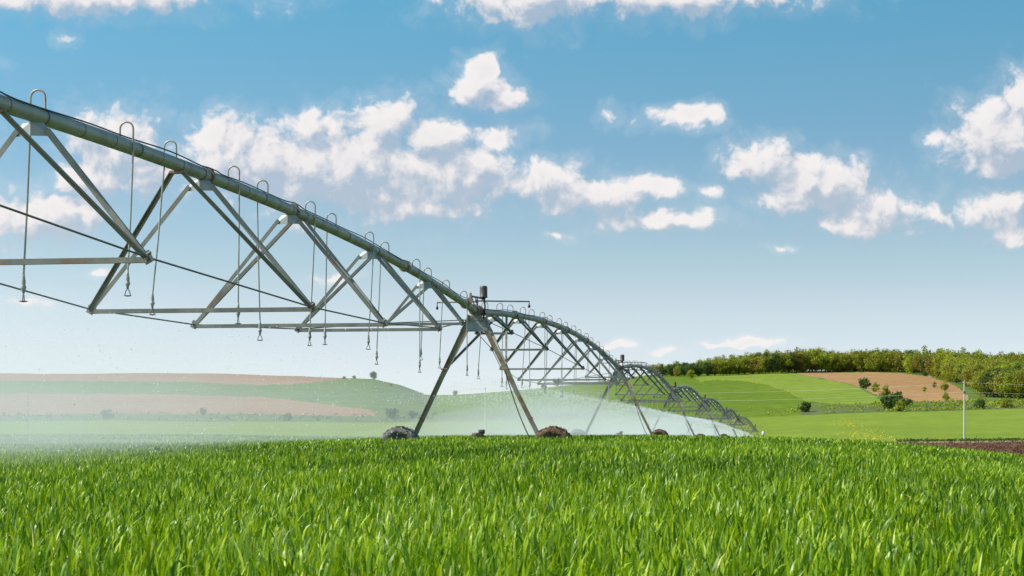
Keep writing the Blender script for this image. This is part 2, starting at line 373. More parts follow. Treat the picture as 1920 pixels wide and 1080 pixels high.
def build_land():
    px = np.concatenate([np.linspace(-3000, -400, 60)[:-1], np.arange(-400, 2400, 5.), np.linspace(2400, 5000, 60)])
    Zs = np.concatenate([[-60, -20, -5, 0, 2.5, 5], np.arange(7, 48, 3), np.arange(48, 140, 6), np.arange(140, 250, 12), np.arange(250, 560, 10), np.arange(560, 600, 3), np.arange(600, 1000, 2.5), np.arange(1000, 1061, 10), [1150, 1250, 1400, 1500, 2200, 3500, 6000, 9000]])
    PX, ZZ = np.meshgrid(px, Zs); X = (PX - 960) / FPX * np.maximum(ZZ, 5.); H = ground(X, ZZ)
    far = np.clip((ZZ - 240) / 300, 0, 1)
    H = H + far * (np.sin(X * .11 + ZZ * .05) * .1 + np.sin(X * .043 - ZZ * .021) * .18)
    V_ = np.stack([X, ZZ, H], -1).reshape(-1, 3); nx = len(px); ny = len(Zs)
    i, j = np.meshgrid(np.arange(nx - 1), np.arange(ny - 1)); b = (j * nx + i).ravel()
    Fc = np.stack([b, b + 1, b + nx + 1, b + nx], 1)
    cx = PX.reshape(-1)[Fc].mean(1); cz = ZZ.reshape(-1)[Fc].mean(1); ch = V_[:, 2][Fc].mean(1)
    wob = 2.2 * np.sin(cx * .09 + cz * .13) + 1.2 * np.sin(cx * .31)
    cy = HOR - (ch - CZ) / np.maximum(cz, 5) * FPX; cyw = cy + .35 * wob
    cls = np.full(len(Fc), 'crop_ground', object)
    cls[(cz > 55) & (cx > soil_edge(cz)) & (cz < 250)] = 'bare_soil'
    cls[(cz > 225) & (cz < 252) & (cx > 1500)] = 'soil_margin'
    cls[(cz >= 250) & (cz < 560)] = 'far_field'
    cls[(cz >= 560) & (cz < 600)] = 'field_bank'
    hill = cz >= 600
    cls[hill] = 'hillside'
    cls[hill & (cx > 820) & (cx < 1300)] = 'hillside_crop'
    cls[hill & (cx > 1150) & (cx < 1520)] = 'hillside_crop'
    cls[(cz >= 560) & (cx > 1120) & (cx < 1500) & (cz < 601)] = 'hillside_crop'
    P = lambda pts: hill & (cz < 1040) & inpoly(cx, cyw, pts)
    cls[P([(-3000, 736), (0, 738), (300, 739), (480, 744), (600, 756), (690, 768), (714, 779), (600, 781), (-3000, 781)])] = 'ploughed_field'
    cls[P([(-3000, 714), (0, 714), (350, 716), (480, 722), (560, 720), (610, 714), (645, 711), (640, 690), (-3000, 680)])] = 'ploughed_field'
    cls[P([(1315, 716), (1340, 711), (1400, 714), (1440, 722), (1480, 735), (1507, 751), (1560, 758), (1660, 757), (1640, 742), (1600, 723), (1490, 700), (1420, 700), (1340, 703), (1300, 708)])] = 'hillside_field'
    cls[P([(1488, 699), (1560, 698), (1690, 699), (1750, 708), (1790, 722), (1812, 738), (1815, 751), (1690, 755), (1650, 742), (1600, 722)])] = 'sandy_field'
    mats = {'crop_ground': M_CROPSOIL, 'bare_soil': M_SOIL, 'soil_margin': M_MARGIN, 'far_field': M_FARFIELD, 'field_bank': M_ROUGH, 'hillside': M_HILLGRASS,
            'hillside_crop': M_HILLGREEN, 'ploughed_field': M_TANL, 'hillside_field': M_HILLLIGHT, 'sandy_field': M_TAN}
    for k, m in mats.items():
        f = Fc[cls == k]; u, inv = np.unique(f, return_inverse=True)
        o = np_mesh(k, V_[u], inv.reshape(-1, 4), [m], smooth=True); link(o); tag(o, kind='structure')
build_land()

# ------------------------------------------------------------------ wheat
def blades(X, Y, h, w, seg, lean, tuftz=0., tint=None):
    n = len(X); z0 = ground(X, Y) + tuftz
    phi = rng.uniform(0, 2 * np.pi, n); lean_a = np.abs(rng.normal(0, 1, n)) * lean + .04
    droop = np.clip(rng.normal(.14, .24, n), 0, .95)
    face = phi + np.pi / 2 + rng.normal(0, .7, n)
    t = np.linspace(0, 1, seg + 1)[None, :]
    L = h[:, None]
    off = lean_a[:, None] * L * (t ** 1.6) + droop[:, None] * L * .55 * t ** 4
    zz = z0[:, None] + L * (t - .45 * droop[:, None] * t ** 4)
    cx_ = X[:, None] + np.cos(phi)[:, None] * off + .03 * L * t ** 2     # light wind to the right
    cy_ = Y[:, None] + np.sin(phi)[:, None] * off
    prof = np.interp(t[0], [0, .35, .6, .85, 1], [.55, 1, .95, .5, .06])[None, :]
    hw = .5 * w[:, None] * prof
    fx, fy = np.cos(face)[:, None] * hw, np.sin(face)[:, None] * hw
    A = np.stack([cx_ - fx, cy_ - fy, zz], -1); B = np.stack([cx_ + fx, cy_ + fy, zz + .25 * hw], -1)
    Vv = np.stack([A, B], 2).reshape(n, -1, 3); m = 2 * (seg + 1)
    q = np.array([[2 * k, 2 * k + 1, 2 * k + 3, 2 * k + 2] for k in range(seg)])
    Ff = (np.arange(n)[:, None, None] * m + q[None]).reshape(-1, 4)
    tn = rng.beta(1.05, 1.15, n) if tint is None else tint
    patch = .16 * np.sin(X * .55 + Y * .21) + .12 * np.sin(X * 1.3 - Y * .6)
    tn = np.clip(tn * .84 + .03 + patch * .6, 0, .97); tn[rng.random(n) < .012] = 1.
    tv = np.repeat(tn[:, None], m, 1)
    return Vv.reshape(-1, 3), Ff, tv.reshape(-1)
def build_wheat():
    parts = []
    def band(z0, z1, dens, wid, seg, hk=1., xr=(-.34, .34), pad=2.0, keep=None):
        A = .5 * (xr[1] - xr[0]) * (z1 * z1 - z0 * z0) + 2 * pad * (z1 - z0); n = int(A * dens)
        Yr = rng.uniform(0, 1, int(n * 1.0)); Y = np.sqrt(z0 * z0 + Yr * (z1 * z1 - z0 * z0))
        X = rng.uniform(0, 1, n) * ((xr[1] - xr[0]) * Y + 2 * pad) + xr[0] * Y - pad
        px = 960 + FPX * X / Y; ok = ~((Y > 54) & (px > soil_edge(Y) - 15))
        if keep is not None: ok &= keep(X, Y, px)
        X, Y = X[ok], Y[ok]; n = len(X)
        clump = .5 + .5 * np.sin(X * 5.1 + np.sin(Y * 2.3)) * np.sin(Y * 4.3 + 1.3 * np.sin(X * 1.7))
        top = WH * np.clip(rng.normal(.78, .15, n) + .16 * clump, .3, 1.14)
        h = np.minimum(top, rng.uniform(.055, .155, n) * hk)             # leaves spring from the stems, high in the crop
        w = wid * rng.uniform(.55, 1.3, n)
        parts.append(blades(X, Y, h, w, seg, .24, top - h))
    band(3.6, 9, 5200, .0088, 4)
    band(9, 18, 2500, .0102, 3)
    band(18, 34, 1150, .015, 3, 1.2)
    band(34, 62, 290, .028, 3, 1.4)
    band(62, 95, 55, .06, 2, 1.6, keep=lambda X, Y, px: px < 1250)
    band(95, 250, 9, .12, 2, 1.8, keep=lambda X, Y, px: px < 900)
    nv = 0; Vs = []; Fs = []; Ts = []
    for v, f, t in parts:
        Vs.append(v); Fs.append(f + nv); Ts.append(t); nv += len(v)
    o = np_mesh('wheat_crop', np.concatenate(Vs), np.concatenate(Fs), [M_WHEAT], np.concatenate(Ts), smooth=True); link(o)
    tag(o, 'dense green young wheat filling the whole foreground', 'wheat', kind='stuff')
build_wheat()

# ------------------------------------------------------------------ the irrigation machine
TW = [(-.94, 46.6, 3.99), (5.36, 88.5, 3.85), (11.9, 130.5, 3.5), (18.7, 172.5, 3.3), (25.9, 214, 2.5), (32.8, 256, 1.9), (41, 298, .45)]   # pipe joints over the towers
PR = .09                                        # pipe radius
def catenary(p, q, sag, n=10):
    p, q = Vector(p), Vector(q)
    return [p.lerp(q, k / n) - Vector((0, 0, sag * 4 * (k / n) * (1 - k / n))) for k in range(n + 1)]
def build_span(name, A, B, arch, stations, drops, label, fine, flanges):
    """A, B pipe joints; stations (u, half width, drop, clip offset); drops (u, side, end height above local ground)"""
    A, B = Vector(A), Vector(B); L = (B - A).length
    d = Vector((B.x - A.x, B.y - A.y, 0)).normalized(); side = Vector((d.y, -d.x, 0)); upv = Vector((0, 0, 1))
    P = lambda u: A.lerp(B, u) + upv * arch(u)
    root = empty(name, A); tag(root, label, 'irrigation span', 'pipe spans of the irrigation machine')
    O = A
    ns = 16 if fine else 10
    loc = lambda v: Vector(v) - O
    # main pipe with its weld rings
    pm = MB().tube([loc(P(k / 60)) for k in range(61)], PR, ns)
    nf = len(pm.f)
    for k in range(1, 40 if fine else 1):
        c = k / 40 + .004 * math.sin(k * 5.3); e = (.010 if k % 3 else .022) / L
        pm.tube([loc(P(c - e)), loc(P(c + e))], PR + (.0018 if k % 3 else .003), ns, cap=False)
    po = pm.build('pipe', M_PIPE, root); po.data.materials.append(M_RING)
    po.data.polygons.foreach_set('material_index', [0] * nf + [1] * (len(pm.f) - nf))
    for u in flanges:
        m = MB(); e = .012 / L
        m.tube([loc(P(u - e * 1.6)), loc(P(u - .1 * e))], PR + .035, ns, smooth=False); m.tube([loc(P(u + .1 * e)), loc(P(u + 1.6 * e))], PR + .035, ns, smooth=False)
        if fine:
            t = (P(u + .01) - P(u - .01)).normalized()
            for k in range(8):
                q = k * math.pi / 4; w_ = (side * math.cos(q) + upv * math.sin(q)) * (PR + .022); m.tube([loc(P(u) + w_ - t * .04), loc(P(u) + w_ + t * .04)], .009, 6)
        m.build('pipe_flange', M_RUST, root)
    # power cable laid along the top of the pipe
    pts = []
    for k in range(121):
        u = k / 120; near = min([abs(u - f) for f in flanges] + [1]) * L
        lift = .012 + .04 * max(0, 1 - near / .5) + .014 * (1 + math.sin(u * 61)) * (1 + math.sin(u * 23)) * .5
        q = .55 + .35 * math.sin(u * 37)
        pts.append(loc(P(u) + (side * math.sin(q) + upv * math.cos(q)) * (PR + lift)))
    MB().tube(pts, .010, 6).build('power_cable', M_BLACK, root)
    nodes = {-1: [], 1: []}
    for (u, hw, dr, co) in stations:
        c = P(u); uc = u + co / L; cc = P(uc)
        for s_ in (-1, 1):
            nd = c + side * s_ * hw - upv * dr; nodes[s_].append(nd)
            b1 = c + side * s_ * .17 - upv * .17; b2 = cc + side * s_ * .08 - upv * .10
            MB().angle(loc(b1), loc(nd), .060, .008, up=d, flip=s_).build('truss_brace', M_ANGLE, root)
            MB().angle(loc(b2), loc(nd - d * .05 * (1 if co < 0 else -1)), .058, .008, up=-d if co < 0 else d, flip=-s_).build('truss_brace', M_ANGLE, root)
            m = MB(); m.box((0, 0, 0), (.10, .02, .13)); m.tube([(-.06, 0, .03), (.06, 0, .03)], .016, 6); m.tube([(0, -.07, -.02), (0, .07, -.02)], .016, 6)
            k_ = m.build('truss_clamp', M_ANGLE, root); k_.location = loc(nd); k_.rotation_euler = (0, s_ * -.5, math.atan2(side.y, side.x))
        # folded bracket plate across the pipe, under it
        m = MB()
        for s_ in (-1, 1):
            a0 = c - upv * .10; f_ = d * .05
            q = [a0 - f_, a0 + side * s_ * .12 + f_ * .4, c + side * s_ * .235 - upv * .245 + f_ * .4, c - upv * .245 - f_]
            t = d * .006; vs_ = [loc(p) for p in q] + [loc(p + t) for p in q]
            m.add(vs_, [(0, 1, 2, 3), (7, 6, 5, 4), (0, 4, 5, 1), (1, 5, 6, 2), (2, 6, 7, 3), (3, 7, 4, 0)])
        m.build('bracket_plate', M_PLATE, root)
        m = MB(); m.bar(loc(cc - upv * .105 - side * .1), loc(cc - upv * .105 + side * .1), .09, .03, up=upv); m.tube([loc(cc - upv * .09 - side * .1), loc(cc + side * .1 - upv * .09)], .013, 6)
        m.build('brace_clip', M_RUST, root)
        l, r = nodes[-1][-1], nodes[1][-1]
        MB().angle(loc(l - upv * .04), loc(r - upv * .04), .06, .007, up=upv).build('cross_bar', M_ANGLE, root)
    for s_ in (-1, 1):
        chain = [A + side * s_ * .22 - upv * .22 + d * .25] + nodes[s_] + [B + side * s_ * .22 - upv * .22 - d * .25]
        m = MB()
        for p, q in zip(chain[:-1], chain[1:]): m.tube([loc(p), loc(q)], .0115, 6)
        m.build('truss_rod', M_ROD, root)
    # drops: gooseneck over the pipe, rigid pipe or hose down, weight, nozzle and splash plate
    for i, (u, s_, off, zend) in enumerate(drops):
        c = P(u); w = .085; top = c + upv * (PR + .16)
        t0 = c + upv * PR * .8 - side * s_ * .06
        # hoop starts at the pipe's crown, leans to side s_
        pts = [t0, t0 + upv * .13]
        for k in range(1, 10):
            q = math.pi * (1 - k / 9); pts.append(t0 + upv * (.13 + .085 * math.sin(q)) + side * s_ * (.085 + .085 * math.cos(q)))
        e1 = pts[-1]; e2 = Vector((e1.x, e1.y, c.z - .10)); pts += [e2]
        g = MB().tube([loc(p) for p in pts], .0125, 8).build('gooseneck', M_HOOP, root)
        foot = Vector((e1.x, e1.y, zend)) + off
        MB().tube([loc(e2 + upv * .04), loc(e2.lerp(foot, .5)), loc(foot + upv * .16)], .0118, 8).build('drop_hose', M_DROP, root)
        m = MB().lathe([(0, .0), (.014, 0), (.018, .03), (.031, .05), (.031, .075), (.022, .085), (.025, .10), (.025, .13), (.018, .17), (.0125, .22), (0, .22)], loc(foot), n=10)
        sp = m.build('sprinkler_head', M_HEAD, root)
        m = MB(); f0 = loc(foot)
        ang = math.pi * (i % 3) / 3; ax = Vector((math.cos(ang), math.sin(ang), 0))
        for e in (-1, 1): m.tube([f0 + Vector((0, 0, .005)), f0 + ax * e * .022 - Vector((0, 0, .03)), f0 + ax * e * .036 - Vector((0, 0, .085))], .006, 6)
        m.lathe([(0, -.085), (.05, -.085), (.045, -.092), (0, -.10)], f0, n=12)
        m.build('splash_plate', M_GREYPL, sp)
    return root, P, side, d, O

ST = [(.07, .5, .55, 0), (.185, .86, 1.02, 0), (.31, 1.4, 1.6, 0), (.44, 1.6, 1.9, 0), (.57, 1.6, 1.9, 0), (.70, 1.4, 1.6, 0), (.83, .87, 1.02, 0)]
NAMES = ['nearest pipe span, cut by the left photo edge, ending at the first tower', 'second pipe span, arching from the first tower to the second tower',
         'third pipe span, arching from the second tower to the third tower', 'fourth pipe span, beyond the third tower, against the green hillside',
         'fifth pipe span, far along the row beyond the fourth tower', 'sixth pipe span, small and far, beyond the fifth tower', 'farthest and smallest pipe span, dropping to the last tower of the row']
SPR = []                                            # nozzle points, for the water
# the near span: its joint A stands out of the picture at the left
D0 = (TW[0][0] + .1536 * (46.6 - 11.4)); A0 = (TW[0][0] - .1536 * (46.6 - 11.4), 11.4, 3.99)
Y2U = lambda y: (y - 11.4) / (46.6 - 11.4)
st0 = [(Y2U(y), hw, dr, co) for y, hw, dr, co in ((14.0, .9, 1.05, -.9), (19.0, 1.3, 1.57, -.9), (24.5, 1.6, 1.88, -.95), (28.85, 1.6, 1.88, .65), (34.4, 1.41, 1.6, .75), (39.8, .87, 1.02, .9))]
dr0 = []
for i, (y, s_, ex, ey, eZ) in enumerate(((15.0, 1, None, 0, 0), (17.0, -1, None, 0, 0), (19.2, -1, 43, 565, 19.2), (21.67, 1, 240, 555, 21.67), (23.35, -1, 285, 590, 23.35), (25.9, 1, 447, 607, 25.9), (27.5, -1, 487, 638, 27.5), (30.1, 1, 581, 648, 30.1), (31.7, -1, 609, 646, 31.7),
        (34.4, 1, 691, 655, 34.4), (35.95, -1, 706, 683, 35.95), (38.8, 1, 787, 698, 38.8), (40.3, -1, 789, 675, 40.3), (42.5, -1, 824, 690, 42.5), (44.6, 1, None, 0, 0))):
    u = Y2U(y); lineX = TW[0][0] - .1536 * (46.6 - y)
    if ex is None: dr0.append((u, s_, Vector((0, 0, 0)), 2.35))
    else:
        X = (ex - 960) / FPX * y; z = CZ + (HOR - ey) / FPX * y
        off = X - (lineX + s_ * (.11)); off = max(-.25, min(.25, off))
        dr0.append((u, s_, Vector((off, 0, 0)), z + .09))
arch0 = lambda u: .55 * 4 * u * (1 - u)
spans = [build_span('irrigation_span', A0, TW[0], arch0, st0, dr0, NAMES[0], True, [Y2U(y) for y in (17.8, 24.75, 29.1, 37.7, 44.9)])]
for k in range(6):
    A, B = TW[k], TW[k + 1]; nd = 18; dl = []
    for i in range(nd):
        u = .035 + .93 * i / (nd - 1); s_ = 1 if i % 2 else -1
        zl = A[2] + (B[2] - A[2]) * u - 3.99 + 2.3 + random.uniform(-.12, .12)
        if i == 0: zl += .1
        dl.append((u, s_, Vector((random.uniform(-.12, .06), random.uniform(-.05, .05), 0)), zl))
    h = (.68, .75, .75, .75, .78, .8)[k]
    stk = [(u, hw, dr, (-.8 if u < .5 else .8)) for u, hw, dr, _ in ST]
    spans.append(build_span('irrigation_span', A, B, (lambda u, h=h: h * 4 * u * (1 - u)), stk, dl, NAMES[k + 1], k == 0, [.16, .32, .48, .64, .8]))

TLAB = ['nearest and largest A-frame drive tower with mud-caked wheels', 'second A-frame drive tower, about half the size of the nearest', 'third A-frame drive tower along the pipe',
        'fourth A-frame drive tower, with legs half lost in spray', 'fifth A-frame drive tower, far along the pipe in the spray', 'sixth A-frame drive tower, tiny and deep in the spray', 'last and farthest A-frame drive tower at the end of the pipe']
def mud_tyre(mat, seed):
    rr = random.Random(seed); ph = [rr.uniform(0, 6.28) for _ in range(6)]
    cl = {}
    def fx(q, i):
        v = 1 + .035 * math.sin(3 * q + ph[0]) + .034 * math.sin(7 * q + ph[1] + i * .4) + .02 * math.sin(17 * q + ph[2] + i * 1.1) + .016 * math.sin(29 * q + ph[3] + i * .9)
        return v + rr.gauss(0, .014)
    Rt = .50; pp = [(0, -.085), (.09, -.085), (.17, -.075), (.23, -.08), (.27, -.10), (.31, -.145), (.36, -.17), (.41, -.178), (.455, -.165), (.485, -.14), (.503, -.10), (.51, -.05), (.512, 0), (.51, .05), (.503, .10), (.485, .14), (.455, .165), (.41, .178), (.36, .17), (.31, .145), (.27, .10), (.2, .08), (0, .08)]
    m = MB().lathe(pp, ax='Y', n=110, smooth=True, fx=fx)
    for k in range(22):                              # tread lugs
        q = 2 * math.pi * k / 22; c = Vector((math.cos(q), 0, math.sin(q)))
        w = .06; tq = Vector((-math.sin(q), 0, math.cos(q)))
        m.bar(c * (Rt + .005) + Vector((0, -.15, 0)) - tq * .03, c * (Rt + .005) + Vector((0, .15, 0)) + tq * .05, w, .03 + rr.uniform(-.01, .02), up=c)
    for k in range(70):                             # clods stuck on
        q = rr.uniform(0, 6.28); y = rr.uniform(-.17, .17); r0 = Rt * rr.uniform(.72, 1.0) if abs(y) > .12 else Rt + .01
        s_ = rr.uniform(.015, .045); c = Vector((math.cos(q) * r0, y, math.sin(q) * r0))
        o = len(m.v); vs_ = [c + Vector(v).normalized() * s_ * rr.uniform(.6, 1.2) for v in ((1, 0, .2), (-1, 0, .1), (0, 1, -.2), (0, -1, .3), (.1, .2, 1), (-.1, 0, -1))]
        m.add(vs_, [(0, 2, 4), (2, 1, 4), (1, 3, 4), (3, 0, 4), (2, 0, 5), (1, 2, 5), (3, 1, 5), (0, 3, 5)])
    return m
def build_tower(k):
    jx, jy, jz = TW[k]
    if k < 6: dn = (Vector(TW[k + 1]) - Vector(TW[k])); 
    else: dn = (Vector(TW[k]) - Vector(TW[k - 1]))
    d = Vector((dn.x, dn.y, 0)).normalized(); 
    if k == 0: d = Vector((.1536, 1, 0)).normalized()
    side = Vector((d.y, -d.x, 0)); up = Vector((0, 0, 1))
    base = Vector((jx, jy, gz(jx, jy)))
    t = empty('drive_tower', base); t.rotation_euler = (0, 0, math.atan2(side.y, side.x)); tag(t, TLAB[k], 'drive tower', 'A-frame drive towers of the irrigation machine')
    # local axes: x across the pipe, y along the pipe away from the camera, z up
    H = jz - base.z; X = Vector
    hb = 2.06; zw = .36
    # pipe joint: ball coupling, ring, clamps
    m = MB(); m.tube([(0, -.42, H + .02), (0, -.30, H + .04), (0, -.18, H + .05), (0, .18, H + .05), (0, .30, H + .04), (0, .42, H + .02)], [PR + .004, PR + .05, PR + .03, PR + .03, PR + .05, PR + .004], 16)
    m.build('pipe_joint', M_GREYPL, t)
    m = MB()
    for y in (-.34, -.1, .16, .34): m.tube([(0, y - .015, H + .04), (0, y + .015, H + .04)], PR + .065, 16, smooth=False)
    m.bar((-.12, -.2, H + .03), (-.12, -.2, H + .5), .05, .05, up=(1, 0, 0)); m.bar((-.16, -.2, H + .12), (-.16, -.2, H + .38), .03, .06, up=(1, 0, 0))
    m.bar((-.16, -.2, H + .42), (.17, .0, H + .36), .05, .045); m.build('joint_bracket', M_RUST, t)
    m = MB()
    for j, (x0, x1) in enumerate(((-.1, .04), (-.02, .12), (.02, -.08))):
        m.tube(catenary((x0, -.2 + j * .1, H + .42), (x1 + .1, .2 + .05 * j, H - .02), .18 + .05 * j, 8), .014, 6)
    m.tube([(.19, .04, H + .36), (.22, .06, H + .16), (.19, .12, H - .06), (.13, .2, H - .22)], .022, 8)
    m.tube(catenary((-.02, -.25, H + .1), (.16, .3, H + .1), .25, 8), .016, 6)
    m.build('control_cables', M_BLACK, t)
    # control canister
    cn = MB().lathe([(0, 0), (.106, 0), (.11, .02), (.102, .03), (.102, .25), (.097, .29), (.08, .31), (0, .318)], (.19, .0, H + .38), n=20).build('control_canister', M_BROWN, t)
    m = MB().lathe([(0, -.05), (.05, -.05), (.06, 0), (0, 0)], (.19, 0, H + .38), n=12)
    for x in (-.03, .03): m.tube([(.19 + x, -.02, H + .38), (.19 + x, -.02, H + .30)], .012, 6)
    m.build('canister_base', M_BLACK, cn)
    # booms carrying sprinklers to both sides
    for s_, ln, zz in ((1, 1.38, .30), (-1, 1.08, .27)):
        b = MB().bar((-.05 * s_, .05 * s_, H + zz), (s_ * ln, .05 * s_ + .15, H + zz - (.02 if s_ > 0 else 0)), .035, .035).build('boom_arm', M_ROD, t)
        m = MB(); e = X((s_ * ln, .05 * s_ + .15, H + zz)); m.tube([e, e - up * .10], .012, 6); m.lathe([(0, -.19), (.03, -.18), (.035, -.13), (.018, -.1), (0, -.1)], e, n=8)
        m.build('boom_sprinkler', M_BLACK, b)
    # apex plates
    for y in (-.26, .30):
        m = MB(); q = [X((-.16, y, H - .10)), X((.16, y, H - .10)), X((.40, y, H - .50)), X((-.40, y, H - .50))]; tt = X((0, .008, 0))
        m.add(q + [p + tt for p in q], [(0, 1, 2, 3), (7, 6, 5, 4), (0, 4, 5, 1), (1, 5, 6, 2), (2, 6, 7, 3), (3, 7, 4, 0)]); m.build('apex_plate', M_PLATE, t)
    for s_ in (-1, 1):
        top = X((s_ * .13, -.30, H - .10)); bot = X((s_ * (hb - .28), -.02, zw + .1)); mid = top.lerp(bot, .42)
        MB().angle(top, bot, .12, .010, up=(0, -1, 0), flip=-s_).build('tower_leg', M_LEG, t)
        top2 = X((s_ * .16, .42, H - .12))
        MB().angle(top2, mid.lerp(bot, .25) + X((0, .08, 0)), .09, .009, up=(0, 1, 0), flip=s_).build('rear_leg', M_LEG, t)
        MB().angle(mid + X((0, .09, 0)), X((s_ * .12, 4.4, H + .20)), .055, .007, up=(0, 0, 1), flip=s_).build('knee_brace', M_ANGLE, t)
        m = MB(); m.tube([mid + X((-.09, -.06, 0)), mid + X((.09, -.06, 0))], .022, 8); m.tube([mid.lerp(bot, .66) + X((-.08, -.06, 0)), mid.lerp(bot, .66) + X((.08, -.06, 0))], .015, 6); m.build('leg_bolt', M_RUST, t)
        # wheel
        w = MB().lathe([(0, -.07), (.06, -.07), (.07, -.02), (.22, .0), (.28, -.10), (.29, -.10), (.29, .10), (.28, .10), (.22, .03), (0, .03)], ax='Y', n=24).build('wheel', M_RUST, t)
        w.location = (s_ * hb, 0, zw + .02)
        MB().lathe([(0, -.12), (.05, -.12), (.07, -.10), (.07, -.05), (0, -.05)], ax='Y', n=12).build('hub', M_RUST, w)
        ty = mud_tyre(M_WETMUD if s_ < 0 else M_MUD, 10 * k + s_).build('tyre', M_WETMUD if s_ < 0 else M_MUD, w)
        tag(ty, 'wet grey mud-caked tyre' if s_ < 0 else 'dry brown mud-caked tyre')
        MB().box((s_ * (hb - .02), .26, zw + .02), (.22, .16, .26)).build('wheel_gearbox', M_GREYPL, t)
    MB().bar((-hb, .24, zw + .06), (hb, .24, zw + .06), .12, .12).build('base_beam', M_LEG, t)
    # drive motor on the beam
    m = MB().lathe([(0, 0), (.10, 0), (.13, .03), (.15, .24), (.17, .27), (0, .28)], (0, .2, zw + .09), n=14); m.build('drive_motor', M_RUST, t)
    m = MB().lathe([(0, -.09), (.05, -.09), (.06, -.07), (.06, .07), (0, .08)], (.12, .16, zw + .39), ax='X', n=10); m.tube([(.1, .2, zw + .34), (.22, .2, zw + .25), (.34, .2, zw + .1)], .015, 6); m.build('motor_cap', M_BROWN, t)
    # supply cable hanging down the right leg
    top = X((.13, -.34, H - .10)).lerp(X((hb - .28, -.06, zw + .1)), .44) + X((-.05, 0, 0)); lo = X((hb - .42, -.12, zw - .1)); pts = catenary(top, lo, .22, 14)
    MB().tube(pts, .014, 6).build('leg_cable', M_BLACK, t)
    if k == 6:
        MB().lathe([(0, -.1), (.22, -.08), (.25, 0), (.22, .3), (0, .34)], (-.9, -.3, 2.35), n=12).build('warning_marker', M_RED, t)
    return t
towers = [build_tower(k) for k in range(7)]

o = MB().tube([(-.6, 45.9, .62), (-.1, 45.7, .66), (.35, 45.6, .65), (.75, 45.7, .63)], .022, 8).build('supply_cable', M_BLACK)
tag(o, 'black supply cable lying on the crop between the nearest tower\'s wheels', 'cable')

# ------------------------------------------------------------------ poles and wires
def pole(x, base_y, top_y, Z, mat, label, cross):
    X = (x - 960) / FPX * Z; z0 = gz(X, Z) - .2; zt = CZ + (HOR - top_y) / FPX * Z
    t = empty('utility_pole', (X, Z, z0)); tag(t, label, 'utility pole', 'utility poles along the fields')
    h = zt - z0; m = MB().tube([(0, 0, 0), (0, 0, h * .5), (0, 0, h)], [.15, .125, .09], 10); m.build('post', mat, t)
    if cross:
        MB().bar((-.7, 0, h - .6), (.7, 0, h - .6), .1, .1).build('cross_arm', mat, t)
    for dx_, dz_ in ((-.16, -.25), (.16, -1.6)):
        MB().lathe([(0, 0), (.05, 0), (.07, .08), (.05, .16), (0, .18)], (dx_, 0, h + dz_), n=8).build('insulator', M_WHITE, t)
    if not cross: MB().tube([(0, 0, h - 1.75), (0, 0, h - 1.45)], .19, 10).build('clamp_band', M_GREYPL, t)
    return X, Z, zt
pR = pole(1808, 826, 715, 257, M_CONC, 'pale concrete utility pole standing at the edge of the brown soil at right', False)
pM = pole(910, 806, 727, 350, M_CONC, 'thin pale utility pole seen between the legs of the nearest tower', False)
pL = pole(52, 813, 738, 384, M_CONCW, 'grey utility pole with cross arm at far left, faded by spray', True)
pE = (pR[0] + 108, 200, 6.6)
for (dz_, lab) in ((-.2, 'upper overhead wire'), (-1.55, 'lower overhead wire')):
    m = MB()
    for a_, b_ in ((pE, pR), (pR, pM), (pM, pL)):
        m.tube(catenary((a_[0], a_[1], a_[2] + dz_), (b_[0], b_[1], b_[2] + dz_), 1.2, 24), .014, 5)
    o = m.build('overhead_wire', M_WIRE); tag(o, lab + ' strung from the pale concrete pole across the fields', 'wire', 'overhead wires')

# ------------------------------------------------------------------ trees and bushes
def crown_mesh(name, mat, seed, rx, rz, zc, nclump, nleaf, leaf, gap=.12, low=-1., base=.55):
    r = np.random.default_rng(seed)
    C = []
    while len(C) < nclump:
        p = r.uniform(-1, 1, 3); l = np.linalg.norm(p)
        if .25 < l < 1 and p[2] > low: C.append(p * np.array([rx, rx, rz]) * (.62 + .38 * r.random()))
    C = np.array(C); rad = r.uniform(.26, .46, nclump) * min(rx, rz)
    per = nleaf // nclump; ci = np.repeat(np.arange(nclump), per); n = len(ci)
    dirs = r.normal(0, 1, (n, 3)); dirs /= np.linalg.norm(dirs, axis=1)[:, None]
    pos = C[ci] + dirs * rad[ci][:, None] * (r.random(n) ** .4)[:, None]; pos[:, 2] += zc
    nor = dirs + r.normal(0, .6, (n, 3)); nor /= np.linalg.norm(nor, axis=1)[:, None]
    a_ = np.cross(nor, r.normal(0, 1, (n, 3))); a_ /= np.linalg.norm(a_, axis=1)[:, None]; b_ = np.cross(nor, a_)
    s_ = (leaf * r.uniform(.6, 1.4, n))[:, None]
    V_ = np.stack([pos - a_ * s_, pos - b_ * s_ * .7, pos + a_ * s_, pos + b_ * s_ * .7], 1).reshape(-1, 3)
    F_ = np.arange(4 * n).reshape(-1, 4); ct = r.random(nclump)
    tn = np.clip(ct[ci] * .7 + r.random(n) * .3, 0, 1)
    return np_mesh(name, V_, F_, [mat], np.repeat(tn, 4))
